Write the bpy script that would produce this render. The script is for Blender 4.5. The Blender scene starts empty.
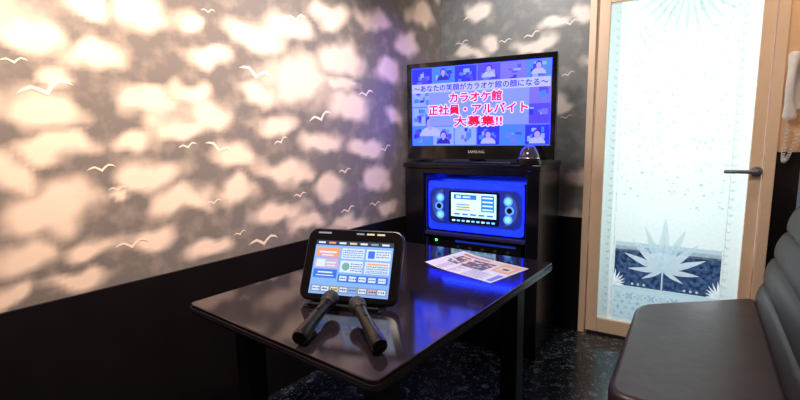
import bpy, math, random
from mathutils import Vector, Matrix, noise
random.seed(4)
sc=bpy.context.scene
col=sc.collection
try:
    sc.view_settings.view_transform='Standard'
except Exception: pass
# ---------------------------------------------------------------- camera
F=460.0; PITCH=math.atan(68/460.0); ROLL=0.018; H=1.25
R0=Vector((1,0,0)); U0=Vector((0,math.sin(PITCH),math.cos(PITCH))); FW=Vector((0,math.cos(PITCH),-math.sin(PITCH)))
Rv=R0*math.cos(ROLL)-U0*math.sin(ROLL); Uv=R0*math.sin(ROLL)+U0*math.cos(ROLL)
cam=bpy.data.cameras.new('camera'); cam.lens=F/800*36; cam.sensor_width=36; cam.clip_start=0.02
co=bpy.data.objects.new('camera',cam); col.objects.link(co)
M=Matrix.Identity(4)
for i in range(3):
    M[i][0]=Rv[i]; M[i][1]=Uv[i]; M[i][2]=-FW[i]
M[0][3]=0;M[1][3]=0;M[2][3]=H
co.matrix_world=M; sc.camera=co
CP=Vector((0,0,H))
def ray(u,v):
    return Rv*((u-400)/F)+Uv*((200-v)/F)+FW

# ---------------------------------------------------------------- materials
def newmat(name):
    m=bpy.data.materials.new(name); m.use_nodes=True
    nt=m.node_tree; b=nt.nodes['Principled BSDF']
    return m,nt,b
def N(nt,t,**k):
    n=nt.nodes.new(t)
    for a,b in k.items(): setattr(n,a,b)
    return n
def plain(name,c,rough=0.5,metal=0.0,var=0.08,scale=30,bump=0.0,spec=0.5,coat=0):
    m,nt,b=newmat(name)
    tc=N(nt,'ShaderNodeTexCoord'); no=N(nt,'ShaderNodeTexNoise'); no.inputs['Scale'].default_value=scale; no.inputs['Detail'].default_value=3
    nt.links.new(tc.outputs['Object'],no.inputs['Vector'])
    mx=N(nt,'ShaderNodeMix',data_type='RGBA')
    mx.inputs[6].default_value=(c[0]*(1-var),c[1]*(1-var),c[2]*(1-var),1)
    mx.inputs[7].default_value=(min(1,c[0]*(1+var)),min(1,c[1]*(1+var)),min(1,c[2]*(1+var)),1)
    nt.links.new(no.outputs['Fac'],mx.inputs[0]); nt.links.new(mx.outputs[2],b.inputs['Base Color'])
    b.inputs['Roughness'].default_value=rough; b.inputs['Metallic'].default_value=metal
    b.inputs['Specular IOR Level'].default_value=spec
    b.inputs['Coat Weight'].default_value=coat
    if bump>0:
        bp=N(nt,'ShaderNodeBump'); bp.inputs['Strength'].default_value=bump; bp.inputs['Distance'].default_value=0.004
        nt.links.new(no.outputs['Fac'],bp.inputs['Height']); nt.links.new(bp.outputs[0],b.inputs['Normal'])
    return m
def emit(name,c,s=1.0,var=0.0,scale=20):
    m,nt,b=newmat(name)
    b.inputs['Base Color'].default_value=(c[0]*.2,c[1]*.2,c[2]*.2,1)
    b.inputs['Roughness'].default_value=0.4
    b.inputs['Emission Color'].default_value=(*c,1)
    if var>0:
        tc=N(nt,'ShaderNodeTexCoord'); no=N(nt,'ShaderNodeTexNoise'); no.inputs['Scale'].default_value=scale
        nt.links.new(tc.outputs['Object'],no.inputs['Vector'])
        mx=N(nt,'ShaderNodeMix',data_type='RGBA')
        mx.inputs[6].default_value=(*[x*(1-var) for x in c],1); mx.inputs[7].default_value=(*[min(1,x*(1+var)) for x in c],1)
        nt.links.new(no.outputs['Fac'],mx.inputs[0]); nt.links.new(mx.outputs[2],b.inputs['Emission Color'])
    b.inputs['Emission Strength'].default_value=s
    return m
def wallpaper(name,dark,light):
    m,nt,b=newmat(name)
    at=N(nt,'ShaderNodeAttribute',attribute_name='cloud')
    tc=N(nt,'ShaderNodeTexCoord'); no=N(nt,'ShaderNodeTexNoise'); no.inputs['Scale'].default_value=13; no.inputs['Detail'].default_value=4
    nt.links.new(tc.outputs['Object'],no.inputs['Vector'])
    ma=N(nt,'ShaderNodeMath',operation='MULTIPLY_ADD'); ma.inputs[1].default_value=0.7; ma.inputs[2].default_value=-0.34
    nt.links.new(no.outputs['Fac'],ma.inputs[0])
    ad=N(nt,'ShaderNodeMath',operation='ADD'); nt.links.new(at.outputs['Fac'],ad.inputs[0]); nt.links.new(ma.outputs[0],ad.inputs[1])
    cr=N(nt,'ShaderNodeValToRGB'); e=cr.color_ramp.elements
    e[0].position=0.0; e[0].color=(*dark,1); e[1].position=0.88; e[1].color=(*light,1)
    nt.links.new(ad.outputs[0],cr.inputs[0]); nt.links.new(cr.outputs[0],b.inputs['Base Color'])
    n2=N(nt,'ShaderNodeTexNoise'); n2.inputs['Scale'].default_value=400; nt.links.new(tc.outputs['Object'],n2.inputs['Vector'])
    bp=N(nt,'ShaderNodeBump'); bp.inputs['Strength'].default_value=0.15; bp.inputs['Distance'].default_value=0.001
    nt.links.new(n2.outputs['Fac'],bp.inputs['Height']); nt.links.new(bp.outputs[0],b.inputs['Normal'])
    b.inputs['Roughness'].default_value=0.5
    return m
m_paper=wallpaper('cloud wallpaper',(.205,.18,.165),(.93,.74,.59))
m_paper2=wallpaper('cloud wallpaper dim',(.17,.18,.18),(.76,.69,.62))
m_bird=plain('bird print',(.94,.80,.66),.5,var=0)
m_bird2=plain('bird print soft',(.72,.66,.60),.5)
m_black=plain('black gloss panel',(.008,.006,.007),.28,var=.3,scale=8,spec=.4)
m_blackmat=plain('black satin',(.006,.006,.007),.5,spec=.3)
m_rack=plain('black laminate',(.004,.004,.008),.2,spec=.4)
m_rackin=plain('rack interior painted glow',(.03,.032,.12),.3)  # boards are black; the machine's blue glow is put into this colour
m_table=plain('black polished table',(.014,.010,.014),.09,var=.3,scale=6,spec=.6)
m_edge=plain('table edge band',(.08,.07,.08),.25,metal=.6)
m_plas=plain('black plastic',(.006,.006,.007),.3,spec=.4)
m_gloss=plain('piano black plastic',(.006,.006,.008),.08,spec=.6)
m_wood=plain('pale maple',(.93,.70,.50),.45,var=.08,scale=9)
m_chrome=plain('brushed steel',(.6,.6,.62),.25,metal=1)
m_handle=plain('satin steel',(.26,.26,.28),.35,metal=.7)
m_dark_metal=plain('dark metal',(.04,.04,.05),.35,metal=.8)
m_white=plain('white plastic',(.93,.91,.89),.35)
m_ring=plain('microphone ring',(.08,.07,.07),.3,metal=.8)
m_ceil=plain('ceiling paint',(.6,.55,.5),.8)
m_carpet=plain('corridor blue carpet',(.012,.05,.24),.9,var=.95,scale=60)
m_corwall=plain('corridor wall',(.6,.65,.65),.8)
m_orange=plain('warm painted strip',(.92,.62,.38),.5)
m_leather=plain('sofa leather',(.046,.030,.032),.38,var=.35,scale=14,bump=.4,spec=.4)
m_leather2=plain('sofa leather painted shade',(.022,.014,.015),.45,var=.3,scale=14,bump=.3,spec=.22)  # same leather as the seat, with shade put into a darker colour
# marble floor
m_floor,nt,b=newmat('dark marble floor')
tc=N(nt,'ShaderNodeTexCoord'); n1=N(nt,'ShaderNodeTexNoise'); n1.inputs['Scale'].default_value=22; n1.inputs['Detail'].default_value=9; n1.inputs['Distortion'].default_value=.5
nt.links.new(tc.outputs['Object'],n1.inputs['Vector'])
cr=N(nt,'ShaderNodeValToRGB'); e=cr.color_ramp.elements; e[0].position=.44; e[0].color=(.008,.011,.017,1); e[1].position=.72; e[1].color=(.14,.165,.18,1)
x=e.new(.57); x.color=(.020,.030,.042,1)
nt.links.new(n1.outputs['Fac'],cr.inputs[0])
v1=N(nt,'ShaderNodeTexVoronoi'); v1.inputs['Scale'].default_value=60; nt.links.new(tc.outputs['Object'],v1.inputs['Vector'])
c2=N(nt,'ShaderNodeValToRGB'); e=c2.color_ramp.elements; e[0].position=.12; e[0].color=(.45,.50,.52,1); e[1].position=.24; e[1].color=(0,0,0,1)
nt.links.new(v1.outputs['Distance'],c2.inputs[0])
ml=N(nt,'ShaderNodeMix',data_type='RGBA',blend_type='ADD'); ml.inputs[0].default_value=.45
nt.links.new(cr.outputs[0],ml.inputs[6]); nt.links.new(c2.outputs[0],ml.inputs[7]); nt.links.new(ml.outputs[2],b.inputs['Base Color'])
b.inputs['Roughness'].default_value=.2
# frosted glass
def frosted(name,c,tr=.85,var=.10,scale=60,clear=0.0):
    m,nt,b=newmat(name); out=nt.nodes['Material Output']
    tc=N(nt,'ShaderNodeTexCoord'); no=N(nt,'ShaderNodeTexNoise'); no.inputs['Scale'].default_value=scale; no.inputs['Detail'].default_value=6
    nt.links.new(tc.outputs['Object'],no.inputs['Vector'])
    mx=N(nt,'ShaderNodeMix',data_type='RGBA')
    mx.inputs[6].default_value=(*[v*(1-var) for v in c],1); mx.inputs[7].default_value=(*[min(1,v*(1+var)) for v in c],1)
    nt.links.new(no.outputs['Fac'],mx.inputs[0])
    t=N(nt,'ShaderNodeBsdfTranslucent'); nt.links.new(mx.outputs[2],t.inputs['Color'])
    nt.links.new(mx.outputs[2],b.inputs['Base Color']); b.inputs['Roughness'].default_value=.35
    ms=N(nt,'ShaderNodeMixShader'); ms.inputs[0].default_value=tr
    nt.links.new(b.outputs[0],ms.inputs[1]); nt.links.new(t.outputs[0],ms.inputs[2])
    last=ms
    if clear>0:
        tp=N(nt,'ShaderNodeBsdfTransparent'); m2=N(nt,'ShaderNodeMixShader')
        if clear>=.3:
            n3=N(nt,'ShaderNodeTexNoise'); n3.inputs['Scale'].default_value=45; n3.inputs['Detail'].default_value=6; nt.links.new(tc.outputs['Object'],n3.inputs['Vector'])
            r=N(nt,'ShaderNodeMapRange'); r.inputs[1].default_value=.35; r.inputs[2].default_value=.65; r.inputs[3].default_value=clear-.16; r.inputs[4].default_value=min(1,clear+.11)
            nt.links.new(n3.outputs['Fac'],r.inputs[0]); nt.links.new(r.outputs[0],m2.inputs[0])
        else: m2.inputs[0].default_value=clear
        nt.links.new(ms.outputs[0],m2.inputs[1]); nt.links.new(tp.outputs[0],m2.inputs[2]); last=m2
    nt.links.new(last.outputs[0],out.inputs['Surface'])
    return m
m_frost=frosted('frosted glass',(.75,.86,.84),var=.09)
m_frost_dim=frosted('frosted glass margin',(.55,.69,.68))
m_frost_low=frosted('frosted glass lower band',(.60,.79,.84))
m_etch=frosted('etched glass motif',(.92,1,.99),var=.02)
m_etchs=frosted('etched glass leaf',(.78,.93,1),var=.10,scale=30,clear=.20)
m_etch2=frosted('etched glass faint motif',(.83,.92,.90),var=.02)
m_clear=frosted('clear mottled glass',(.25,.48,.82),clear=.89)
m_clear2=frosted('half clear glass',(.50,.68,.80),clear=.42)
m_clear3=frosted('lightly clear glass',(.60,.77,.84),clear=.20)

# ---------------------------------------------------------------- mesh helpers
class MB:
    def __init__(s): s.v=[];s.f=[];s.m=[];s.mats=[]
    def mi(s,mat):
        if mat not in s.mats: s.mats.append(mat)
        return s.mats.index(mat)
    def add(s,vs,fs,mat):
        o=len(s.v); k=s.mi(mat); s.v+= [tuple(v) for v in vs]
        for f in fs: s.f.append([i+o for i in f]); s.m.append(k)
    def box(s,x0,x1,y0,y1,z0,z1,mat):
        vs=[(x,y,z) for x in(x0,x1) for y in(y0,y1) for z in(z0,z1)]
        s.add(vs,[(0,1,3,2),(4,6,7,5),(0,4,5,1),(2,3,7,6),(0,2,6,4),(1,5,7,3)],mat)
    def rect(s,cx,cy,w,h,z,mat): # flat in XY
        s.add([(cx-w/2,cy-h/2,z),(cx+w/2,cy-h/2,z),(cx+w/2,cy+h/2,z),(cx-w/2,cy+h/2,z)],[(0,1,2,3)],mat)
    def ell(s,cx,cy,rx,ry,z,mat,n=20,a0=0,a1=2*math.pi):
        vs=[(cx+rx*math.cos(a0+(a1-a0)*i/n),cy+ry*math.sin(a0+(a1-a0)*i/n),z) for i in range(n if a1-a0>6.2 else n+1)]
        s.add(vs,[tuple(range(len(vs)))],mat)
    def prism(s,pts,z0,z1,mat):
        n=len(pts); vs=[(p[0],p[1],z0) for p in pts]+[(p[0],p[1],z1) for p in pts]
        fs=[tuple(range(n-1,-1,-1)),tuple(range(n,2*n))]+[(i,(i+1)%n,n+(i+1)%n,n+i) for i in range(n)]
        s.add(vs,fs,mat)
    def lathe(s,prof,mat,seg=28,T=None):
        T=T or Matrix.Identity(4); vs=[];fs=[]
        for r,z in prof:
            for i in range(seg):
                a=2*math.pi*i/seg; vs.append(T@Vector((r*math.cos(a),r*math.sin(a),z)))
        for j in range(len(prof)-1):
            for i in range(seg):
                k=(i+1)%seg; fs.append((j*seg+i,j*seg+k,(j+1)*seg+k,(j+1)*seg+i))
        fs.append(tuple(range(seg-1,-1,-1))); fs.append(tuple((len(prof)-1)*seg+i for i in range(seg)))
        s.add(vs,fs,mat)
    def tube(s,pts,r,mat,seg=8):
        vs=[];fs=[];pts=[Vector(p) for p in pts];n=len(pts); up=Vector((0.13,0.21,1)).normalized()
        for i,p in enumerate(pts):
            d=(pts[min(i+1,n-1)]-pts[max(i-1,0)]).normalized()
            a=d.cross(up)
            if a.length<.05: a=d.cross(Vector((1,0,0)))
            a.normalize(); b=d.cross(a)
            rr=r[i] if isinstance(r,list) else r
            for k in range(seg):
                t=2*math.pi*k/seg; vs.append(p+a*rr*math.cos(t)+b*rr*math.sin(t))
        for i in range(n-1):
            for k in range(seg):
                q=(k+1)%seg; fs.append((i*seg+k,i*seg+q,(i+1)*seg+q,(i+1)*seg+k))
        fs.append(tuple(range(seg-1,-1,-1))); fs.append(tuple((n-1)*seg+i for i in range(seg)))
        s.add(vs,fs,mat)
    def text(s,txt,cx,cy,w,h,z,mat,fat=0.0,dirs=8):
        cu=bpy.data.curves.new('t','FONT'); cu.body=txt; cu.align_x='CENTER'; cu.align_y='CENTER'; cu.resolution_u=3
        ob=bpy.data.objects.new('t',cu); col.objects.link(ob)
        dg=bpy.context.evaluated_depsgraph_get(); dg.update()
        me=bpy.data.meshes.new_from_object(ob.evaluated_get(dg))
        vs=[v.co.copy() for v in me.vertices]; fs=[tuple(p.vertices) for p in me.polygons]
        bpy.data.objects.remove(ob); bpy.data.curves.remove(cu)
        if not vs: return
        x0=min(v.x for v in vs);x1=max(v.x for v in vs);y0=min(v.y for v in vs);y1=max(v.y for v in vs)
        sx=w/max(1e-6,x1-x0); sy=h/max(1e-6,y1-y0)
        offs=[(0,0)]
        if fat: offs+=[(fat*math.cos(2*math.pi*k/dirs),fat*math.sin(2*math.pi*k/dirs)) for k in range(dirs)]
        for j,(ox,oy) in enumerate(offs):
            s.add([(cx+(v.x-(x0+x1)/2)*sx+ox,cy+(v.y-(y0+y1)/2)*sy+oy,z+.00002*j) for v in vs],fs,mat)
        bpy.data.meshes.remove(me)
    def obj(s,name,parent=None,matrix=None,smooth=False,bevel=0,seg=2,label=None,category=None,kind=None,group=None):
        me=bpy.data.meshes.new(name); me.from_pydata(s.v,[],s.f)
        for m in s.mats: me.materials.append(m)
        for p,k in zip(me.polygons,s.m): p.material_index=k; p.use_smooth=smooth
        me.update()
        o=bpy.data.objects.new(name,me); col.objects.link(o)
        if parent: o.parent=parent
        if matrix is not None:
            if parent: o.matrix_local=matrix
            else: o.matrix_world=matrix
        if bevel:
            bm=o.modifiers.new('bevel','BEVEL'); bm.width=bevel; bm.segments=seg; bm.limit_method='ANGLE'; bm.angle_limit=math.radians(40)
        if label: o['label']=label
        if category: o['category']=category
        if kind: o['kind']=kind
        if group: o['group']=group
        return o
def smooth_angle(o,a=40):
    me=o.data
    for p in me.polygons: p.use_smooth=True
    try: me.set_sharp_from_angle(angle=math.radians(a))
    except Exception: pass
def empty(name,matrix,label,category,group=None):
    o=bpy.data.objects.new(name,None); o.empty_display_size=.05; col.objects.link(o); o.matrix_world=matrix
    o['label']=label; o['category']=category
    if group: o['group']=group
    return o
def frame(o,X,Y,Z=None):
    X=Vector(X).normalized();Y=Vector(Y).normalized()
    if Z is None: Z=X.cross(Y)
    Z=Vector(Z)
    m=Matrix.Identity(4)
    for i in range(3): m[i][0]=X[i];m[i][1]=Y[i];m[i][2]=Z[i];m[i][3]=o[i]
    return m
def rrect(w,h,r,n=6,cx=0,cy=0):
    p=[]
    for sx,sy,a in((1,-1,-90),(1,1,0),(-1,1,90),(-1,-1,180)):
        for i in range(n+1):
            t=math.radians(a+90*i/n); p.append((cx+sx*(w/2-r)+r*math.cos(t),cy+sy*(h/2-r)+r*math.sin(t)))
    return p
def dispframe(ox,oy,oz): # local x right, local y up, local z toward the room
    m=Matrix.Identity(4)
    m[1][1]=0;m[2][1]=1
    m[1][2]=-1;m[2][2]=0
    m[0][3]=ox;m[1][3]=oy;m[2][3]=oz
    return m

# ---------------------------------------------------------------- room frames
C=Vector((.297,3.237,0)); E=Vector((.85,-.527,0)).normalized(); WO=Vector((.527,.85,0)).normalized()
DL=Vector((.634,.773,0)).normalized(); LO=Vector((-DL.y,DL.x,0))
U2=Vector((.545,.839,0)).normalized(); N2=Vector((U2.y,-U2.x,0))
FB=frame(C,E,WO); FL=frame(C,DL,LO)
D=C+E*1.955
CEIL=2.42
A1=C-DL*4.5; A2=D-U2*4.5
def onleft(u,v):
    d=ray(u,v); k=(LO.dot(C)-LO.dot(CP))/LO.dot(d); p=CP+d*k
    return (p-C).dot(DL),p.z
def onback(u,v):
    d=ray(u,v); k=(WO.dot(C)-WO.dot(CP))/WO.dot(d); p=CP+d*k
    return (p-C).dot(E),p.z

mb=MB(); fl=[C,D,A2,A1]
mb.add([(p.x,p.y,0) for p in fl],[(3,2,1,0)],m_floor); mb.obj('floor',kind='structure')
mb=MB(); mb.add([(p.x,p.y,CEIL) for p in fl],[(0,1,2,3)],m_ceil); mb.obj('ceiling',kind='structure')

BU=[(-1,.12),(-.75,.29),(-.45,.36),(-.2,.21),(0,.07),(.22,.25),(.5,.40),(.8,.30),(1,.05)]
BL=[(-1,.12),(-.72,.18),(-.45,.21),(-.2,.02),(0,-.14),(.2,.06),(.48,.25),(.78,.19),(1,.05)]
def bird(mb,x,z,w,rot,mat,flip=1):
    c,s=math.cos(rot),math.sin(rot); k=w/2
    vs=[]
    for P in (BU,BL):
        for a,b in P:
            a*=flip; vs.append((x+(a*c-b*s)*k,-.0012,z+(a*s+b*c)*k))
    n=len(BU); mb.add(vs,[(i,i+1,n+i+1,n+i) for i in range(n-1)],mat)
def cloudval(x,z,cl):
    nx=noise.noise(Vector((x*6,z*6,1.3)))*.07+noise.noise(Vector((x*15,z*15,4)))*.030
    nz=noise.noise(Vector((x*6,z*6,7.7)))*.055+noise.noise(Vector((x*15,z*15,9)))*.025
    best=0
    for cx,cz,rx,rz in cl:
        dx=(x+nx-cx); dz=(z+nz-cz)
        if abs(dx)>rx*1.9 or abs(dz)>rz*2: continue
        if dz<0: dz*=1.1
        d=math.sqrt((dx/rx)**2+(dz/rz)**2)
        t=max(0,min(1,(1.55-d)/1.15)); v=t*t*(3-2*t)
        best=best+v-best*v
    return min(1,best)
def wallgrid(name,x0,x1,z0,z1,cl,mat,birds,bm,fr,step=.016,extra=None):
    mb=MB(); nx=max(1,int((x1-x0)/step)); nz=max(1,int((z1-z0)/step)); vals=[];vs=[]
    for j in range(nz+1):
        for i in range(nx+1):
            x=x0+(x1-x0)*i/nx; z=z0+(z1-z0)*j/nz; vs.append((x,0,z)); vals.append(cloudval(x,z,cl))
    fs=[(j*(nx+1)+i,j*(nx+1)+i+1,(j+1)*(nx+1)+i+1,(j+1)*(nx+1)+i) for j in range(nz) for i in range(nx)]
    mb.add(vs,fs,mat)
    if extra: extra(mb)
    for b in birds: bird(mb,*b,bm)
    o=mb.obj(name,matrix=fr,kind='structure')
    at=o.data.attributes.new('cloud','FLOAT','POINT')
    for i,v in enumerate(vals): at.data[i].value=v
    for i in range(len(vals),len(mb.v)): at.data[i].value=.4
    return o
CL=[(22,28,36,20),(92,8,24,9),(100,55,38,12),(148,20,28,14),(190,20,12,9),(38,108,44,20),(150,103,34,12),(60,150,30,11),(18,172,24,13),(125,140,28,9),(170,126,26,8),
(52,208,46,20),(150,173,36,13),(212,118,30,15),(255,38,26,12),(212,60,22,9),(300,82,36,20),(342,58,22,14),(288,25,26,11),(333,15,22,9),(376,22,18,9),(388,72,12,9),(350,110,22,12),
(320,142,22,9),(276,122,22,9),(240,162,28,10),(287,172,26,9),(365,150,17,8),(330,187,19,9),(378,178,12,8),(280,212,26,9),(236,194,22,9),(182,202,30,12),(150,237,30,9),(95,243,27,9),(30,252,34,13),
(18,292,28,10),(85,277,32,8),(212,250,24,7),(310,222,20,7),(350,226,17,7),(386,208,12,6),(396,118,9,8),(192,90,20,9),(112,196,16,6),(408,45,12,10),(420,15,12,9),(60,72,20,6),(255,95,18,7),(345,85,14,6)]
cl=[]
for u,v,a,b_ in CL:
    x,z=onleft(u,v); xa,_=onleft(u-a,v); xb,_=onleft(u+a,v); _,zt=onleft(u,v-b_); _,zb=onleft(u,v+b_)
    cl.append((x,z,abs(xb-xa)/2*.88,abs(zt-zb)/2*1.18))
for i in range(40):
    cl.append((random.uniform(-4.5,-2.6),random.uniform(.75,2.4),random.uniform(.1,.17),random.uniform(.04,.08)))
for i in range(25):
    cl.append((random.uniform(-2.5,0),random.uniform(2.15,2.4),random.uniform(.08,.14),random.uniform(.03,.06)))
BR=[(14,62,28,.1),(47,92,56,.25),(102,170,28,.1),(118,190,18,.0),(132,246,32,.05),(188,147,18,.2),(219,150,28,-.35),(256,76,32,-.2),(214,203,15,.1),(264,243,28,.05),(240,234,12,.2),(296,20,20,.2),(281,142,14,.4),(321,119,22,.3),(366,95,14,.2),(348,211,14,.2),(385,150,12,.3),(345,172,12,.1),(328,60,14,.2),(142,189,13,0),(208,12,14,.1),(300,196,13,.1),(375,205,11,0)]
birds=[]
for u,v,w,r in BR:
    x,z=onleft(u,v); xa,_=onleft(u-w/2,v); xb,_=onleft(u+w/2,v); birds.append((x,z,abs(xb-xa)*1.08,r))
wallgrid('wall_left',-4.5,0,.66,CEIL,cl,m_paper,birds,m_bird,FL)
cb=[]
for i in range(60):
    cb.append((random.uniform(0,1.95),random.uniform(.7,2.4),random.uniform(.055,.10),random.uniform(.028,.048)))
BR=[(476,18,26,.2),(570,24,20,.1),(532,36,18,.3),(505,42,14,.1),(462,44,14,.2),(566,118,14,.2),(574,178,14,.1),(568,75,14,.3)]
birds=[]
for u,v,w,r in BR:
    x,z=onback(u,v); xa,_=onback(u-w/2,v); xb,_=onback(u+w/2,v); birds.append((x,z,abs(xb-xa),r))
DX0,DX1,DH=.949,1.835,2.06
def extra(mb):
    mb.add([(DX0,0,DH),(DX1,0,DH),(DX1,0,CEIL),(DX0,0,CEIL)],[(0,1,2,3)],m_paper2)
    mb.add([(DX1,0,1.12),(1.955,0,1.12),(1.955,0,CEIL),(DX1,0,CEIL)],[(0,1,2,3)],m_orange)
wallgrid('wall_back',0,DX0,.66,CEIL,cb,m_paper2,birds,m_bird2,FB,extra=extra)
def plainwall(name,p,q,mat,z0=.66):
    L=(q-p).length; X=(q-p).normalized(); Y=Vector((0,0,1)).cross(X)
    cc=[(random.uniform(0,L),random.uniform(.7,2.4),random.uniform(.1,.17),random.uniform(.05,.08)) for i in range(90)]
    wallgrid(name,0,L,z0,CEIL,cc,mat,[],m_bird,frame(p,X,Y),step=.05)
plainwall('wall_right',D,A2,m_paper); plainwall('wall_front',A2,A1,m_paper)
def dado(name,fr,x0,x1,z1):
    mb=MB(); mb.box(x0,x1,-.012,.02,0,z1,m_black)
    mb.obj(name,matrix=fr,kind='structure')
dado('baseboard_left',FL,-4.5,-.02,.718); dado('baseboard_back',FB,.02,DX0-.001,.718)
mb=MB(); mb.box(DX1+.001,1.93,-.012,.02,0,1.12,m_black); mb.obj('trim_1',matrix=FB,kind='structure')
Xr=(A2-D).normalized(); FR=frame(D,Xr,Vector((0,0,1)).cross(Xr)); dado('baseboard_right',FR,.03,4.5,.70)
Xn=(A1-A2).normalized(); FN=frame(A2,Xn,Vector((0,0,1)).cross(Xn)); dado('baseboard_front',FN,.03,(A1-A2).length-.03,.70)
mb=MB(); mb.add([(.2,.03,-.002),(3.2,.03,-.002),(3.2,2.2,-.002),(.2,2.2,-.002)],[(0,1,2,3)],m_carpet); mb.obj('floor_corridor',matrix=FB,kind='structure')
mb=MB(); mb.add([(.2,2.2,0),(3.2,2.2,0),(3.2,2.2,2.4),(.2,2.2,2.4)],[(0,1,2,3)],m_corwall); mb.obj('wall_corridor',matrix=FB,kind='structure')

# ---------------------------------------------------------------- door
door=bpy.data.objects.new('door_1',None); col.objects.link(door); door.matrix_world=FB; door['kind']='structure'
mb=MB()
mb.box(DX0,DX0+.036,-.02,.10,0,DH,m_wood); mb.box(DX1-.045,DX1,-.02,.10,0,DH,m_wood); mb.box(DX0+.036,DX1-.045,-.02,.10,DH-.04,DH,m_wood)
mb.obj('door_frame',parent=door,bevel=.003)
L0,L1=DX0+.040,DX1-.049; G0,G1=1.052,1.735
mb=MB()
mb.box(L0,G0,.005,.045,.012,DH-.045,m_wood); mb.box(G1,L1,.005,.045,.012,DH-.045,m_wood)
mb.box(G0,G1,.005,.045,.012,.10,m_wood); mb.box(G0,G1,.005,.045,DH-.12,DH-.045,m_wood)
mb.obj('door_leaf',parent=door,bevel=.003)
mb=MB()
def q(x0,x1,y0,y1,mat,z=0): mb.add([(x0,y0,z),(x1,y0,z),(x1,y1,z),(x0,y1,z)],[(0,1,2,3)],mat)
S0,S1,T0,T1=1.135,1.655,.325,.545
gb,gt=.10,DH-.12
I0,I1=G0+.055,G1-.045
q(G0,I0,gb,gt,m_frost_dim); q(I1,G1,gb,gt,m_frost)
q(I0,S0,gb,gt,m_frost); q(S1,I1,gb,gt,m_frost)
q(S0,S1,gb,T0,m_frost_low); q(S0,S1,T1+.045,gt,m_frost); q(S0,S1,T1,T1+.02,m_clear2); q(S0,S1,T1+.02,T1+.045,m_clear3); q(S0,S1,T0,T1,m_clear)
def petal(cx,cy,ang,L,w,mat,z=.002,start=.0,n=10):
    up=[];lo=[]
    ca,sa=math.cos(ang),math.sin(ang)
    for i in range(n+1):
        t=i/n; r=start+(L-start)*t; h=w/2*math.sin(math.pi*t**.8)
        up.append((cx+ca*r-sa*h,cy+sa*r+ca*h,z)); lo.append((cx+ca*r+sa*h,cy+sa*r-ca*h,z))
    k=len(up); mb.add(up+lo,[(k+i,k+i+1,i+1,i) for i in range(n)],mat)
cx=1.385; cyl=.44
for i,(a,L,w) in enumerate([(90,.31,.052),(68,.27,.044),(112,.27,.044),(46,.24,.040),(134,.24,.040),(23,.22,.037),(157,.22,.037),(-2,.18,.030),(182,.18,.030),(-30,.12,.022),(210,.12,.022)]):
    petal(cx,cyl,math.radians(a),L,w,m_etchs,z=.002+.0002*i)
    petal(cx,cyl,math.radians(a),L*.9,w*.07,m_frost_low,z=.0052)
mb.rect(cx,cyl-.055,.008,.11,.0045,m_etchs)
for i in range(9):
    x=1.165+i*.057
    for k in range(4): petal(x,.265,math.radians(45+90*k),.028,.014,m_clear2 if i%2 else m_etch,z=.002)
    mb.ell(x+.028,.265,.006,.006,.002,m_clear2,n=8)
for r_ in range(3):
    for i in range(13):
        x=1.145+i*.041+(.02 if r_%2 else 0); y=.155+.035*r_
        if x<1.65: mb.add([(x-.011,y,.002),(x,y-.012,.002),(x+.011,y,.002),(x,y+.012,.002)],[(0,1,2,3)],m_clear3 if (i+r_)%2 else m_etch)
mb.rect(1.39,.315,.52,.005,.002,m_etch2); mb.rect(1.39,.130,.52,.005,.002,m_etch2)
for x in(1.127,1.663): mb.rect(x,1.02,.005,1.78,.002,m_etch2)
for sx,x0 in((1,S0),(-1,S1)):
    for k in range(6):
        petal(x0,T0,math.radians(90-sx*(5+16*k)),.10-.008*k,.011,m_etch,z=.0055)
    for k in range(3): mb.ell(x0+sx*(.10+.03*k),T0+.018,.007,.007,.0055,m_etchs,n=10)
for x0 in(1.095,1.675):
    for k in range(40):
        y=.16+k*.044
        petal(x0,y,math.radians(60),.022,.008,m_etch2,z=.002); petal(x0,y,math.radians(120),.022,.008,m_etch2,z=.0022)
m_etch3=frosted('etched glass barely visible motif',(.79,.89,.87),var=.03)
for i in range(13):
    a=math.radians(195+i*12.5); petal(1.42,2.0,a,.28,.018,m_etch2,z=.002+.0001*i,start=.08)
def arc(cx,cy,r,a0,a1,t,mat,z):
    n=24; o=[];i_=[]
    for k in range(n+1):
        a=math.radians(a0+(a1-a0)*k/n); o.append((cx+(r+t)*math.cos(a),cy+(r+t)*math.sin(a),z)); i_.append((cx+r*math.cos(a),cy+r*math.sin(a),z))
    mb.add(o+i_,[(k,k+1,n+2+k,n+1+k) for k in range(n)],mat)
arc(1.42,1.90,.225,190,350,.005,m_etch2,.004)
for i in range(300):
    x=random.uniform(1.14,1.65); y=random.uniform(.80,1.9); r=random.uniform(.003,.009)
    if i%3==0:
        a=random.uniform(0,3)
        for k in range(3): petal(x,y,a+k*2.094,r*2.2,r*.8,m_etch2,z=.0018)
    else: mb.ell(x,y,r,r,.0015,m_etch3,n=7)
mb.obj('glass_panel',parent=door,matrix=dispframe(0,.024,0))
mb=MB(); T=dispframe(1.765,.005,1.02)
mb.lathe([(.026,0),(.026,.006),(.014,.009),(.011,.045),(.011,.05)],m_handle,T=T)
mb.tube([(1.765,-.042,1.02),(1.74,-.046,1.021),(1.68,-.046,1.022),(1.645,-.042,1.020),(1.635,-.03,1.019)],.010,m_handle,seg=12)
o=mb.obj('door_handle',parent=door); smooth_angle(o); o['label']='satin steel lever handle'
mb=MB(); mb.box(DX0+.05,DX1-.05,-.01,.09,0,.010,m_dark_metal); mb.obj('trim_2',matrix=FB,kind='structure')

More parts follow.
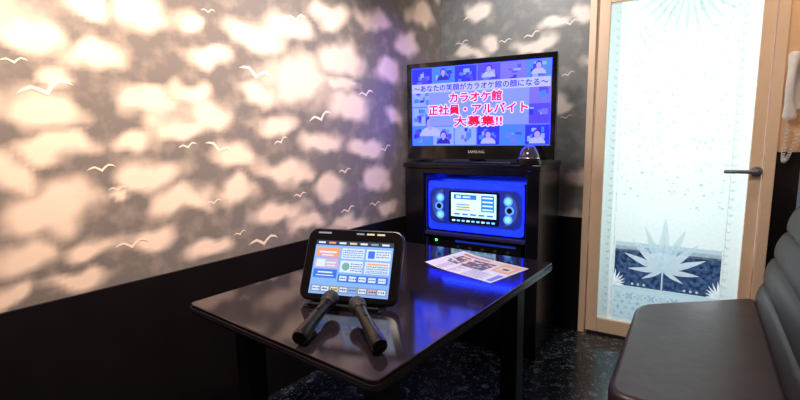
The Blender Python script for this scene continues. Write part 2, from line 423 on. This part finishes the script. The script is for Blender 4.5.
# ---------------------------------------------------------------- wall phone
ph=empty('wall_telephone',FB@Matrix.Translation((1.888,-.013,1.43)),'white wall telephone with handset and coiled cord beside door','telephone')
mb=MB(); mb.prism(rrect(.09,.22,.042,10),0,.026,m_white)
mb.obj('telephone_base',parent=ph,matrix=dispframe(0,0,0),bevel=.008,seg=4)
mb=MB(); pts=[];rs=[]
for i in range(33):
    t=i/32; y=-.15+.30*t; z=.042+.030*math.sin(math.pi*t); pts.append((-.024-.014*math.sin(math.pi*t),y,z)); e_=abs(2*t-1); rs.append(.017+.012*max(0,(e_-.55)/.45)**.8*(1 if e_<.93 else (1-(e_-.93)/.07*.55)))
mb.tube(pts,rs,m_white,seg=14)
o=mb.obj('handset',parent=ph,matrix=dispframe(0,0,0)); smooth_angle(o)
mb=MB(); pts=[]
for i in range(300):
    t=i/299; a=t*2*math.pi*30
    bx=-.024-.030*math.sin(math.pi*t); by=-.155-.20*math.sin(math.pi*t); bx+= .055*t
    pts.append((bx+.007*math.cos(a),by+(.005*math.sin(a)),.03+.007*math.sin(a)))
mb.tube(pts,.0022,m_white,seg=5)
o=mb.obj('telephone_cord',parent=ph,matrix=dispframe(0,0,0)); smooth_angle(o)

# ---------------------------------------------------------------- rack
RF=frame((.033,2.778,0),E,WO); RW,RD,RH=.808,.44,1.068
rk=empty('media_rack',RF,'tall glossy black media rack holding karaoke equipment in the corner','rack')
def part(name,boxes,mat,parent=rk,bevel=.003,**k):
    mb=MB()
    for b_ in boxes: mb.box(*b_,mat)
    return mb.obj(name,parent=parent,bevel=bevel,**k)
part('side_panel',[(0,.02,.022,RD,0.0,RH-.03)],m_rack); part('side_panel',[(RW-.02,RW,.022,RD,0,RH-.03)],m_rack)
part('front_stile',[(0,.128,0,.02,0.0,RH-.032)],m_rack); part('front_stile',[(.742,RW,0,.02,0,RH-.032)],m_rack)
part('top_board',[(-.006,RW+.006,-.008,RD,RH-.03,RH)],m_rack)
part('top_rail',[(.128,.742,0,.02,RH-.062,RH-.031)],m_rack)
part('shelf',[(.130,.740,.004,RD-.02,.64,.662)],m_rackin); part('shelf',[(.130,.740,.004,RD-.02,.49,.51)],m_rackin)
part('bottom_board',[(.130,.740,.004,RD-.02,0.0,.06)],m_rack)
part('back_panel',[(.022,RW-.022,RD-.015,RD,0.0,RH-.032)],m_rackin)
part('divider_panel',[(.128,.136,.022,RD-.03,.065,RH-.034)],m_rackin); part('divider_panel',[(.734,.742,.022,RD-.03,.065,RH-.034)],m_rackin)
rd=part('rack_door',[(.134,.738,.0,.018,.065,.485)],m_rack)
mb=MB(); mb.tube([(.70,-.02,.30),(.70,-.02,.40)],.006,m_chrome); mb.box(.695,.705,-.018,0,.30,.308,m_chrome); mb.box(.695,.705,-.018,0,.392,.40,m_chrome); mb.obj('handle',parent=rd)
m_glowS=emit('added blue glow',(.01,.04,1.0),45)
part('added_glow_strip',[(.15,.72,.20,.24,1.020,1.028)],m_glowS,bevel=0)  # added glowing strip that gives the blue spill inside the bay
KF=RF@Matrix.Translation((.435,.030,.663))
km=empty('karaoke_machine',KF,'black karaoke machine with glowing blue front on rack shelf','karaoke machine')
mb=MB(); mb.prism([(-.290,0),(.290,0),(.290,.34),(-.290,.34)],.008,.300,m_plas)
mb.box(-.25,-.21,.02,.06,0,.008,m_plas);mb.box(.21,.25,.02,.06,0,.008,m_plas);mb.box(-.25,-.21,.28,.32,0,.008,m_plas);mb.box(.21,.25,.28,.32,0,.008,m_plas)
mb.obj('machine_body',parent=km,bevel=.006)
m_kblue=emit('blue lit fascia',(.002,.008,.95),7,var=.55,scale=7); m_kcy=emit('cyan light',(.16,.46,1),1.9); m_kw=emit('machine screen white',(.52,.85,1),1.5); m_kdark=plain('dark fascia',(.006,.008,.04),.2); m_kmid=emit('dim blue panel',(.008,.025,.34),1.0,var=.6,scale=20)
m_kb2=emit('machine screen blue',(.03,.18,.9),1.3); m_ky=emit('machine screen yellow',(.75,.85,.5),1.1); m_kg=emit('green lamp',(.05,1,.2),4)
m_ksil=plain('silver speaker trim',(.22,.28,.50),.25,metal=.7); m_kglow=emit('blue speaker glow',(.03,.08,.50),1.0); m_krim=emit('speaker rim light',(.10,.30,1),1.5)
mb=MB()
mb.prism(rrect(.576,.288,.02),0,.003,m_kblue)
mb.prism(rrect(.560,.215,.05,cy=.0),.003,.006,m_kmid)
mb.prism(rrect(.305,.190,.016,cy=.0),.006,.011,m_kdark)
mb.obj('front_fascia',parent=km,matrix=dispframe(0,0,.154))
mb=MB()
mb.rect(0,.014,.272,.138,0,m_kw); mb.rect(-.05,.060,.14,.027,.0006,m_kb2); mb.rect(.086,.028,.076,.092,.0006,m_kb2); mb.rect(-.062,.002,.10,.048,.0006,m_ky)
for i in range(4): mb.rect(.086,.060-.022*i,.060,.008,.0012,m_kw)
for i in range(5): mb.rect(-.10+.050*i,-.040,.036,.010,.0006,m_kb2)
for i in range(3): mb.rect(-.062,.016-.015*i,.080,.005,.0012,m_kb2)
mb.rect(-.09,.060,.03,.013,.0012,m_kw); mb.rect(-.04,.060,.045,.008,.0012,m_kw)
mb.obj('display',parent=km,matrix=dispframe(0,-.0115,.154))
mb=MB()
for i in range(9): mb.prism(rrect(.018,.009,.002,cx=-.12+.030*i,cy=-.078),0,.004,m_kcy if i%3 else m_kw)
mb.obj('button_row',parent=km,matrix=dispframe(0,-.0115,.154))
for sx in(-1,1):
    mb=MB(); cx0=sx*.214
    pts=[]
    for k in range(17):
        a=-math.pi/2+math.pi*k/16; pts.append((cx0-sx*.030+sx*.078*math.cos(a),.0+.098*math.sin(a)))
    if sx<0: pts=pts[::-1]
    mb.prism(pts,0,.007,m_ksil)
    pts=[(cx0-sx*.026+(p[0]-(cx0-sx*.030))*.84,p[1]*.90) for p in pts]
    mb.prism(pts,.007,.009,m_kglow)
    for k in(-1,0,1):
        T=Matrix.Translation((cx0-sx*(.002 if k==0 else .010),k*.050,0)); mb.lathe([(.025,.009),(.024,.014),(.020,.015),(.016,.011),(.006,.010)],m_krim,T=T,seg=20)
        mb.lathe([(.016,.0115),(.013,.015),(.004,.016)],m_kdark if k==0 else m_kcy,T=T,seg=16)
    mb.obj('control_pod',parent=km,matrix=dispframe(0,-.0065,.154))
am=empty('amplifier',RF@Matrix.Translation((.44,.03,.511)),'black audio amplifier with green power lamp below karaoke machine','amplifier')
mb=MB(); mb.box(-.27,.27,0,.32,.008,.118,m_plas); mb.box(-.25,-.2,.02,.06,0,.008,m_plas); mb.box(.2,.25,.02,.06,0,.008,m_plas); mb.box(-.25,-.2,.26,.30,0,.008,m_plas); mb.box(.2,.25,.26,.30,0,.008,m_plas); mb.obj('amplifier_body',parent=am,bevel=.003)
for i in range(5):
    mb=MB(); mb.lathe([(.016,0),(.015,.014),(.012,.016)],m_dark_metal,T=dispframe(-.1+.075*i,0,.06)); o=mb.obj('knob',parent=am); smooth_angle(o)
mb=MB(); mb.lathe([(.007,0),(.007,.003),(.004,.005)],m_kg,T=dispframe(-.245,0,.095),seg=12); mb.obj('power_lamp',parent=am)
mb=MB(); mb.rect(.06,.10,.36,.012,.0008,m_kmid); mb.obj('level_display',parent=am,matrix=dispframe(0,0,0))

# ---------------------------------------------------------------- television
TVF=RF@Matrix.Translation((.414,.115,RH))@Matrix.Rotation(math.radians(5),4,'Z')
tv=empty('television',TVF,'black flat screen television showing a recruitment notice on the rack','television')
TW,TH=.866,.560; zb=.020
mb=MB(); mb.prism(rrect(TW,TH,.014),-.035,.0,m_gloss); mb.prism(rrect(TW-.25,TH-.15,.02),-.065,-.035,m_plas)
bz=.028; bb=.078
mb.box(-TW/2,TW/2,TH/2-bz,TH/2,0,.010,m_gloss); mb.box(-TW/2,TW/2,-TH/2,-TH/2+bb,0,.012,m_gloss)
mb.box(-TW/2,-TW/2+bz,-TH/2+bb,TH/2-bz,0,.010,m_gloss); mb.box(TW/2-bz,TW/2,-TH/2+bb,TH/2-bz,0,.010,m_gloss)
TD=dispframe(0,0,zb+TH/2)
mb.obj('television_body',parent=tv,matrix=TD,bevel=.002)
mb=MB(); mb.prism([(-.22,-.10),(.22,-.10),(.25,-.02),(.25,.08),(-.25,.08),(-.25,-.02)],0,.010,m_plas); mb.box(-.05,.05,.005,.03,.01,.09,m_plas)
mb.obj('television_stand',parent=tv,bevel=.003)
mb=MB(); mb.text('SAMSUNG',0,-TH/2+.042,.095,.015,.0126,m_white); mb.obj('brand_lettering',parent=tv,matrix=TD)
BO=4.0
def E_(n,c,s=1.0): return emit('tv '+n,(c[0]*s/BO,c[1]*s/BO,c[2]*s if c[2]>=.75 else c[2]*s/BO),BO)
t_bg=E_('pale blue',(.12,.20,1.0)); t_w=E_('white',(.90,.90,1.0)); t_cen=E_('centre panel',(.24,.32,1.0)); t_b1=E_('deep blue',(.02,.03,.80)); t_b2=E_('violet',(.09,.06,.95)); t_b3=E_('sky',(.05,.24,1.0)); t_pale=E_('pale tile',(.28,.42,1.0)); t_band=E_('headline band',(.50,.54,1.0))
t_p=E_('soft violet',(.20,.16,.90)); t_skin=E_('skin',(.48,.38,.80),.9); t_hair=E_('hair',(.03,.02,.34)); t_red=E_('red',(.90,.0,.05),1.0); t_blk=E_('ink',(.0,.0,.06),.3); t_cloth=E_('cloth',(.45,.50,1.0)); t_navy=E_('navy',(.02,.02,.50))
SW,SH=TW-2*bz,TH-bz-bb; sy0=(bb-bz)/2
mb=MB(); mb.rect(0,sy0,SW,SH,.001,t_bg)
cols=6; rows=4; cw=SW/cols; ch=SH/rows
pal=[t_b1,t_b3,t_pale,t_b2,t_bg,t_b3,t_b2,t_pale,t_p,t_b3,t_b1,t_bg]
rt=random.Random(11)
def person(x,y,s,cloth):
    mb.ell(x,y-.55*s,.62*s,.5*s,.0032,cloth,n=14,a0=0,a1=math.pi); mb.ell(x,y+.22*s,.29*s,.33*s,.0034,t_hair,n=16); mb.ell(x,y+.14*s,.22*s,.26*s,.0036,t_skin,n=16); mb.rect(x,y-.12*s,.16*s,.2*s,.0033,t_skin)
for r in range(rows):
    for c in range(cols):
        x=-SW/2+cw*(c+.5); y=sy0+SH/2-ch*(r+.5)
        k=(r*7+c*5)%12
        mb.rect(x,y,cw*.95,ch*.93,.002,pal[k])
        for j in range(9):
            w_=rt.uniform(.08,.28)*cw; h_=rt.uniform(.08,.30)*ch
            mb.rect(x+rt.uniform(-.30,.30)*cw,y+rt.uniform(-.30,.30)*ch,w_,h_,.0022+.00005*j,pal[rt.randrange(12)])
        if r==0 and c%2==1: person(x,y+.014,.062,[t_cloth,t_navy,t_cloth][(r+c)%3])
        if r==3 and c in(1,3,5): person(x,y-.008,.070,[t_cloth,t_navy,t_cloth][(r+c)%3])
mb.rect(0,sy0-.012,SW*.72,SH*.44,.0038,t_cen)
mb.rect(0,sy0+.108,SW*.99,.052,.0040,t_band)
person(-.285,sy0-.110,.11,t_cloth)
def otext(s,cx,cy,w,h,m,z,ob=.0075,ib=.0022):
    mb.text(s,cx,cy,w,h,z,t_w,fat=ob,dirs=14); mb.text(s,cx,cy,w,h,z+.0008,m,fat=ib)
mb.text('～あなたの笑顔がカラオケ館の顔になる～',0,sy0+.108,SW*.96,.037,.0048,t_blk,fat=.0006)
otext('カラオケ館',-.01,sy0+.048,.305,.055,t_red,.0042)
otext('正社員・アルバイト',-.005,sy0-.020,.58,.056,t_red,.0042)
otext('大募集!!',.005,sy0-.088,.28,.057,t_red,.0042)
mb.obj('screen',parent=tv,matrix=TD)

dc=empty('dome_camera',RF@Matrix.Translation((.738,.045,RH)),'small black glossy dome camera on the rack top beside television','camera')
mb=MB(); mb.lathe([(.062,0),(.064,.006),(.062,.026),(.054,.031)],m_plas); o=mb.obj('camera_base',parent=dc); smooth_angle(o)
mb=MB(); pr=[(.054*math.cos(a)+.0001,.031+.070*math.sin(a)) for a in [math.pi/2*i/10 for i in range(11)]]; mb.lathe(pr,plain('dome gloss',(.05,.05,.10),.06,coat=1)); o=mb.obj('camera_dome',parent=dc); smooth_angle(o)
mb=MB(); mb.lathe([(.0565,.032),(.058,.035),(.0565,.038)],m_chrome); o=mb.obj('chrome_ring',parent=dc); smooth_angle(o)

# ---------------------------------------------------------------- table
TZ=.67
P1=Vector((-.750,1.545)); P2=Vector((-.066,1.003)); P3=Vector((.672,1.965)); P4=Vector((-.020,2.43))
tb=empty('table',Matrix.Translation((0,0,0)),'low black polished rectangular table with square legs','table')
def roundpoly(P,r,n=6):
    out=[]
    for i,p in enumerate(P):
        a=(P[i-1]-p).normalized(); b_=(P[(i+1)%len(P)]-p).normalized()
        for k in range(n+1):
            t=k/n; s=p+a*r*(1-t)**2+b_*r*t**2; out.append((s.x,s.y))
    return out
quad=[P1,P2,P3,P4]; cen=(P1+P2+P3+P4)/4
mb=MB(); mb.prism(roundpoly(quad,.028),TZ-.035,TZ,m_table); mb.obj('table_top',parent=tb,bevel=.004,seg=3)
mb=MB(); mb.prism(roundpoly([p-(cen-p)*.003 for p in quad],.028),TZ-.026,TZ-.012,m_edge); mb.obj('edge_band',parent=tb)
inn=[p+(cen-p)*.27 for p in quad]
mb=MB()
for i in range(4):
    a=inn[i];b_=inn[(i+1)%4]; d=(b_-a).normalized()*1.0; nrm=Vector((-d.y,d.x))*.012
    mb.prism([tuple(a-nrm),tuple(b_-nrm),tuple(b_+nrm),tuple(a+nrm)],TZ-.10,TZ-.0355,m_blackmat)
mb.obj('apron',parent=tb)
ang=math.atan2((P3-P2).y,(P3-P2).x)
for p in inn:
    c_,s_=math.cos(ang),math.sin(ang); w=.038
    pts=[(p.x+c_*a-s_*b_,p.y+s_*a+c_*b_) for a,b_ in((-w,-w),(w,-w),(w,w),(-w,w))]
    mb=MB(); mb.prism(pts,0.012,TZ-.036,m_blackmat); w=.055
    pts=[(p.x+c_*a-s_*b_,p.y+s_*a+c_*b_) for a,b_ in((-w,-w),(w,-w),(w,w),(-w,w))]
    mb.prism(pts,0,.012,m_blackmat)
    mb.obj('leg',parent=tb,bevel=.004)

# ---------------------------------------------------------------- flyer
pa,pb,pc=Vector((.105,1.96,0)),Vector((.346,1.69,0)),Vector((.532,1.886,0))
X=(pb-pa).normalized(); Lx=(pb-pa).length*.98; Yp=Vector((0,0,1)).cross(X); Ly=.262
fm=frame((pa.x,pa.y,TZ+.0005),X,Yp)
c_pw=plain('flyer paper',(.88,.88,.92),.35); c_o=plain('flyer orange',(.88,.52,.24),.4); c_r=plain('flyer red',(.70,.12,.12),.4); c_y=plain('flyer yellow',(.90,.80,.42),.4); c_b=plain('flyer blue',(.20,.30,.65),.4); c_k=plain('flyer dark',(.14,.09,.08),.4); c_g=plain('flyer green',(.3,.5,.3),.4)
mb=MB()
def zc(x): t=x/Lx; return .001+.012*max(0,.35-t)**2/.1225
def strip(x0,x1,y0,y1,mat,off):
    vs=[];n=5
    for i in range(n+1):
        x=x0+(x1-x0)*i/n; vs+=[(x,y0,zc(x)+off),(x,y1,zc(x)+off)]
    mb.add(vs,[(2*i,2*i+2,2*i+3,2*i+1) for i in range(n)],mat)
strip(0,Lx,0,Ly,c_pw,0)
strip(.015,Lx*.70,Ly-.045,Ly-.012,c_y,.0006); strip(.03,Lx*.5,Ly-.038,Ly-.022,c_r,.001)
strip(.015,Lx*.66,.10,Ly-.055,c_k,.0006)
rf=random.Random(5)
for i in range(46):
    x=rf.uniform(.022,Lx*.60); y=rf.uniform(.106,Ly-.075); strip(x,x+rf.uniform(.008,.026),y,y+rf.uniform(.005,.016),[c_o,c_y,c_r,c_o,c_g,c_pw][i%6],.0009+.00002*i)
strip(Lx*.71,Lx-.012,.13,Ly-.012,c_o,.0006); strip(Lx*.75,Lx-.025,.15,Ly-.05,c_y,.001); strip(Lx*.80,Lx-.040,.165,Ly-.075,c_k,.0014)
for i in range(7): 
    strip(.015,Lx*(.38+.05*(i%3)),.010+.0125*i,.0140+.0125*i,(c_k,c_b,c_r)[i%3],.0006)
    strip(Lx*.55,Lx*(.80+.05*(i%2)),.010+.0125*i,.0135+.0125*i,(c_b,c_k)[i%2],.0006)
strip(Lx*.90,Lx-.010,.015,.10,c_b,.0006)
mb.obj('flyer',matrix=fm,label='colourful printed menu flyer lying on the black table',category='flyer')

# ---------------------------------------------------------------- tablet
BLp=Vector((-.362,1.528,.686)); TX=Vector((.961,-.276,0)).normalized(); TU=Vector((.127,.447,.886)).normalized(); TU=(TU-TX*TU.dot(TX)).normalized()
tabW,tabH=.358,.256
tf=frame(BLp+TX*tabW/2+TU*tabH/2,TX,TU)
te=empty('tablet',frame((BLp.x+TX.x*tabW/2,BLp.y+TX.y*tabW/2,TZ),TX,Vector((0,0,1)).cross(TX)),'black karaoke remote tablet with lit menu screen standing on table','tablet')
bpy.context.view_layer.update()
loc=te.matrix_world.inverted()@tf
mb=MB(); mb.prism(rrect(tabW,tabH,.035,8),-.026,-.002,m_plas); mb.obj('tablet_body',parent=te,matrix=loc,bevel=.006,seg=3)
mb=MB(); mb.prism(rrect(tabW-.012,tabH-.012,.031,8),-.002,.0,plain('tablet glass',(.006,.005,.006),.1,spec=.35)); mb.obj('tablet_glass',parent=te,matrix=loc)
u_w=emit('ui white',(.60,.74,1.0),1.0); u_b=emit('ui blue',(.04,.15,.70),1.0); u_lb=emit('ui light blue',(.20,.42,.92),1.0); u_o=emit('ui orange',(.80,.32,.16),1.0); u_y=emit('ui yellow',(.75,.68,.38),.9); u_k=emit('ui dark',(.03,.04,.12),.5); u_g=emit('ui green',(.2,.45,.45),.8); u_gr=emit('ui grey',(.3,.35,.45),.7); u_p=emit('ui pink',(.60,.42,.62),.9)
sw,sh=.262,.175
mb=MB(); cy=-.010; cxs=.002
mb.rect(cxs,cy,sw,sh,.0004,u_lb)
mb.rect(cxs,cy+sh/2-.008,sw,.016,.0007,u_k)
for i in range(7): mb.rect(cxs-sw/2+.02+.036*i,cy+sh/2-.008,.024,.006,.001,[u_w,u_o,u_w,u_y,u_w,u_g,u_w][i])
mb.rect(cxs-.085,cy+.048,.080,.030,.0007,u_o); mb.rect(cxs-.085,cy+.048,.06,.006,.001,u_w); mb.rect(cxs-.085,cy+.038,.04,.004,.001,u_w)
mb.rect(cxs-.085,cy+.012,.080,.032,.0007,u_p); mb.rect(cxs-.105,cy+.012,.030,.024,.001,u_w); mb.rect(cxs-.070,cy+.014,.035,.005,.001,u_w); mb.rect(cxs-.07,cy+.004,.03,.004,.001,u_w)
mb.rect(cxs-.085,cy-.022,.080,.028,.0007,u_b); mb.rect(cxs-.085,cy-.018,.05,.005,.001,u_w);mb.rect(cxs-.085,cy-.028,.06,.003,.001,u_w)
mb.rect(cxs+.0,cy+.046,.075,.034,.0007,u_w)
mb.rect(cxs+.0,cy+.004,.075,.038,.0007,u_w); mb.ell(cxs-.018,cy+.004,.013,.013,.001,u_g,n=14)
mb.rect(cxs+.085,cy+.046,.080,.034,.0007,u_w); mb.rect(cxs+.062,cy+.046,.022,.024,.001,u_b)
mb.rect(cxs+.085,cy+.004,.080,.038,.0007,u_w); mb.rect(cxs+.085,cy+.016,.070,.005,.001,u_o)
rg=random.Random(3)
def glyphs(x0,x1,y,h,m):
    x=x0
    while x<x1:
        w_=rg.uniform(.002,.0048); mb.rect(x+w_/2,y+rg.uniform(-.0004,.0004),w_,h*rg.uniform(.7,1),.0013,m); x+=w_+rg.uniform(.0012,.0026)
for y in(.056,.049,.042,.035): glyphs(cxs-.033,cxs+.033,cy+y,.0038,u_k if y>.05 else u_b)
for y in(.013,.006,-.001,-.008): glyphs(cxs-.001,cxs+.034,cy+y,.0036,u_k)
for y in(.056,.048,.040): glyphs(cxs+.078,cxs+.121,cy+y,.0036,u_k)
for y in(.008,.001,-.006,-.011): glyphs(cxs+.050,cxs+.121,cy+y,.0034,u_b if y<0 else u_k)
mb.rect(cxs+.043,cy-.034,.165,.024,.0007,u_b)
for i in range(5): mb.rect(cxs-.022+.032*i,cy-.034,.024,.015,.001,u_w); glyphs(cxs-.032+.032*i,cxs-.013+.032*i,cy-.034,.004,u_k)
mb.rect(cxs,cy-.070,sw-.01,.022,.0007,u_gr)
for i in range(8): mb.rect(cxs-.108+.031*i,cy-.070,.025,.014,.001,[u_w,u_w,u_y,u_w,u_lb,u_w,u_p,u_w][i]); glyphs(cxs-.118+.031*i,cxs-.099+.031*i,cy-.070,.0055,u_k)
mb.v=[(v[0]*1.10,v[1]*1.08,v[2]) for v in mb.v]
mb.obj('screen',parent=te,matrix=loc)
for i in range(4):
    mb=MB(); m_=[u_gr,u_gr,u_y,u_y][i]; mb.rect(-.115+(.0 if i==0 else .135+.038*(i-1)),tabH/2-.017,.050 if i==0 else .028,.006,.0006,m_)
    mb.obj('bezel_marking',parent=te,matrix=loc)
mb=MB(); w2=.135
mb.prism([(-w2,-.035),(w2,-.035),(w2,.085),(-w2,.085)],0,.008,m_plas); mb.prism([(-w2+.01,-.035),(w2-.01,-.035),(w2-.01,-.022),(-w2+.01,-.022)],.008,.018,m_plas)
mb.add([(-.09,.04,.008),(.09,.04,.008),(.09,.085,.008),(-.09,.085,.008),(-.09,.085,.13),(.09,.085,.13),(-.09,.078,.13),(.09,.078,.13)],[(0,1,2,3),(0,6,7,1),(3,2,5,4),(6,4,5,7),(0,3,4,6),(1,7,5,2)],m_plas)
mb.obj('tablet_cradle',parent=te,bevel=.003)

# ---------------------------------------------------------------- microphones
m_grille,nt,b=newmat('microphone grille')
tc=N(nt,'ShaderNodeTexCoord'); vo=N(nt,'ShaderNodeTexVoronoi'); vo.inputs['Scale'].default_value=420; nt.links.new(tc.outputs['Object'],vo.inputs['Vector'])
bp=N(nt,'ShaderNodeBump'); bp.inputs['Strength'].default_value=.8; bp.inputs['Distance'].default_value=.001; nt.links.new(vo.outputs['Distance'],bp.inputs['Height']); nt.links.new(bp.outputs[0],b.inputs['Normal'])
b.inputs['Base Color'].default_value=(.030,.026,.026,1); b.inputs['Metallic'].default_value=.4; b.inputs['Roughness'].default_value=.45
m_mic=plain('microphone body',(.004,.004,.004),.3,spec=.4)
def mic(tail,head,label):
    tail=Vector(tail);head=Vector(head); Z=(head-tail).normalized(); X=Z.cross(Vector((0,0,1))).normalized(); Y=Z.cross(X)
    L=(head-tail).length+.024
    e=empty('microphone',frame(tail,X,Y,Z),label,'microphone','karaoke microphones leaning on the tablet cradle')
    mb=MB(); mb.lathe([(.016,0),(.0205,.002),(.0225,.010),(.0220,.04),(.0195,.075),(.0175,L*.6),(.0180,L-.080),(.0205,L-.062)],m_mic); o=mb.obj('microphone_handle',parent=e); smooth_angle(o)
    mb=MB(); mb.lathe([(.0215,L-.0620),(.0232,L-.060),(.0232,L-.055),(.0220,L-.0535)],m_ring); o=mb.obj('ring',parent=e); smooth_angle(o)
    mb=MB(); mb.lathe([(.0222,L-.0534),(.0262,L-.040),(.0275,L-.028),(.0250,L-.012),(.017,L-.003),(.006,L)],m_grille); o=mb.obj('grille_head',parent=e); smooth_angle(o,70)
    mb=MB(); mb.box(-.004,.004,-.0215,-.0175,L*.52,L*.52+.022,m_dark_metal); mb.obj('switch',parent=e,bevel=.001)
    return e
mic((-.285,1.194,TZ+.0235),(-.230,1.425,.722),'black wireless microphone with dark ring leaning on the tablet cradle')
mic((-.0585,1.136,TZ+.0235),(-.139,1.365,.722),'black wireless microphone with dark ring leaning on the tablet cradle')

# ---------------------------------------------------------------- sofa
SF=frame((0,0,0),U2,-N2)
sofa=empty('bench_sofa',SF,'dark brown leather bench sofa with channelled backrest along the wall','sofa')
def L(m,n): return (m,-n)
def cushion(name,pts,z0,z1,bev):
    mb=MB(); pts=[Vector(p) for p in pts]; mb.prism(roundpoly(pts,.085,8),z0,z1,m_leather)
    o=mb.obj(name,parent=sofa,bevel=bev,seg=8); smooth_angle(o,60); return o
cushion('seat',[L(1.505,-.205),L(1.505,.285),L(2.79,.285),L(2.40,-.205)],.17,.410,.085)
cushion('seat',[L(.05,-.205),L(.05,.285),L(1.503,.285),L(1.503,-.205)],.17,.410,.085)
mb=MB(); mb.prism([L(.08,-.14),L(.08,.25),L(2.70,.25),L(2.32,-.14)],0,.168,m_blackmat); mb.obj('sofa_base',parent=sofa)
prof=[]; nch=4; zb0,zt0=.36,.93
def face(t): return .290+.085*t
for c in range(nch):
    for k in range(14):
        s=k/14; t=(c+s)/nch; bulge=.022*abs(math.sin(math.pi*s))**.4
        prof.append((face(t)-bulge,zb0+(zt0-zb0)*t))
prof.append((face(1),zt0))
for k in range(1,7):
    a=math.pi*k/6; prof.append((.380+.022-.022*math.cos(a)*1.0,zt0+.02*math.sin(a)))
prof+= [(.425,zt0-.03),(.425,.22),(.290,.22),(.290,.34)]
mb=MB(); vs=[]
ms=[0,.25,.5,.7,.8,.88,.92,.94,.96,.975,.985,.993,1.0]
for t in ms:
    for n_,z in prof:
        mend=2.80-.30*max(0,(z-.43)/.5)**1.6; m_=.05+(mend-.05)*t
        qd=max(0,(m_-(mend-.06))/.06); off=.045*(1-math.sqrt(max(0,1-qd*qd)))
        vs.append((m_,-min(.425,n_+off),z-(off*.6 if z>.9 else 0)))
n=len(prof); fs=[]
for j in range(len(ms)-1):
    for i in range(n): k=(i+1)%n; fs.append((j*n+i,j*n+k,(j+1)*n+k,(j+1)*n+i))
fs.append(tuple(range(n))); fs.append(tuple((len(ms)-1)*n+i for i in range(n-1,-1,-1)))
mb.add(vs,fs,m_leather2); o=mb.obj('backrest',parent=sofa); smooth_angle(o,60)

# ---------------------------------------------------------------- lights
def area(name,loc,target,size,power,colr,sy=None,spread=None):
    l=bpy.data.lights.new(name,'AREA'); l.energy=power; l.color=colr; l.size=size
    if sy: l.shape='RECTANGLE'; l.size_y=sy
    if spread: l.spread=spread
    o=bpy.data.objects.new(name,l); col.objects.link(o); o.location=loc
    d=Vector(target)-Vector(loc); o.rotation_euler=d.to_track_quat('-Z','Y').to_euler(); return o
def spot(name,loc,target,power,colr,ang,blend=.8,r=.05):
    l=bpy.data.lights.new(name,'SPOT'); l.energy=power; l.color=colr; l.spot_size=math.radians(ang); l.spot_blend=blend; l.shadow_soft_size=r
    o=bpy.data.objects.new(name,l); col.objects.link(o); o.location=loc
    d=Vector(target)-Vector(loc); o.rotation_euler=d.to_track_quat('-Z','Y').to_euler(); return o
area('ceiling_lamp',(-.35,1.1,2.38),(-.35,1.2,0),.5,38,(1,.86,.76))
def wl(u,v,out=.0):
    x,z=onleft(u,v); p=FL@Vector((x,-out,z)); return p
p=wl(305,95); spot('downlight_a',(p.x+LO.x*-.75,p.y+LO.y*-.75,2.36),p,72,(1,.90,.82),75,1)
p=wl(30,60); spot('downlight_b',(p.x+LO.x*-.9,p.y+LO.y*-.9,2.36),(p.x,p.y,1.5),36,(1,.78,.54),95,1)
p=wl(120,215); spot('downlight_c',(p.x+LO.x*-1.1,p.y+LO.y*-1.1,2.36),(p.x,p.y,1.05),62,(1,.62,.42),90,1)
p=FB@Vector((.62,-.75,2.36)); t_=FB@Vector((.55,0,1.85)); spot('back_wall_fill',p,t_,46,(1,.94,.92),100,1)  # added fill spot that brightens the back wall
p=FB@Vector((1.75,-.55,2.36)); t_=FB@Vector((1.82,0,1.3)); spot('downlight_e',p,t_,16,(1,.78,.58),70,1)
p=FB@Vector((.30,-.75,2.30)); t_=FL@Vector((-.32,0,1.15)); spot('violet_fill',p,t_,34,(.35,.25,1),60,1)  # added violet spot for the glow on the wall beside the television
pc=FB@Vector((1.39,.75,1.25)); tc_=FB@Vector((1.39,0,1.1))
area('corridor_lamp',pc,tc_,1.1,17,(.97,1,1),1.9)
area('corridor_ceiling_lamp',FB@Vector((1.5,1.2,2.3)),FB@Vector((1.5,1.0,0)),.6,12,(.8,.9,1))
w=bpy.data.worlds.new('world'); sc.world=w; w.use_nodes=True; w.node_tree.nodes['Background'].inputs[0].default_value=(.5,.45,.5,1); w.node_tree.nodes['Background'].inputs[1].default_value=.05
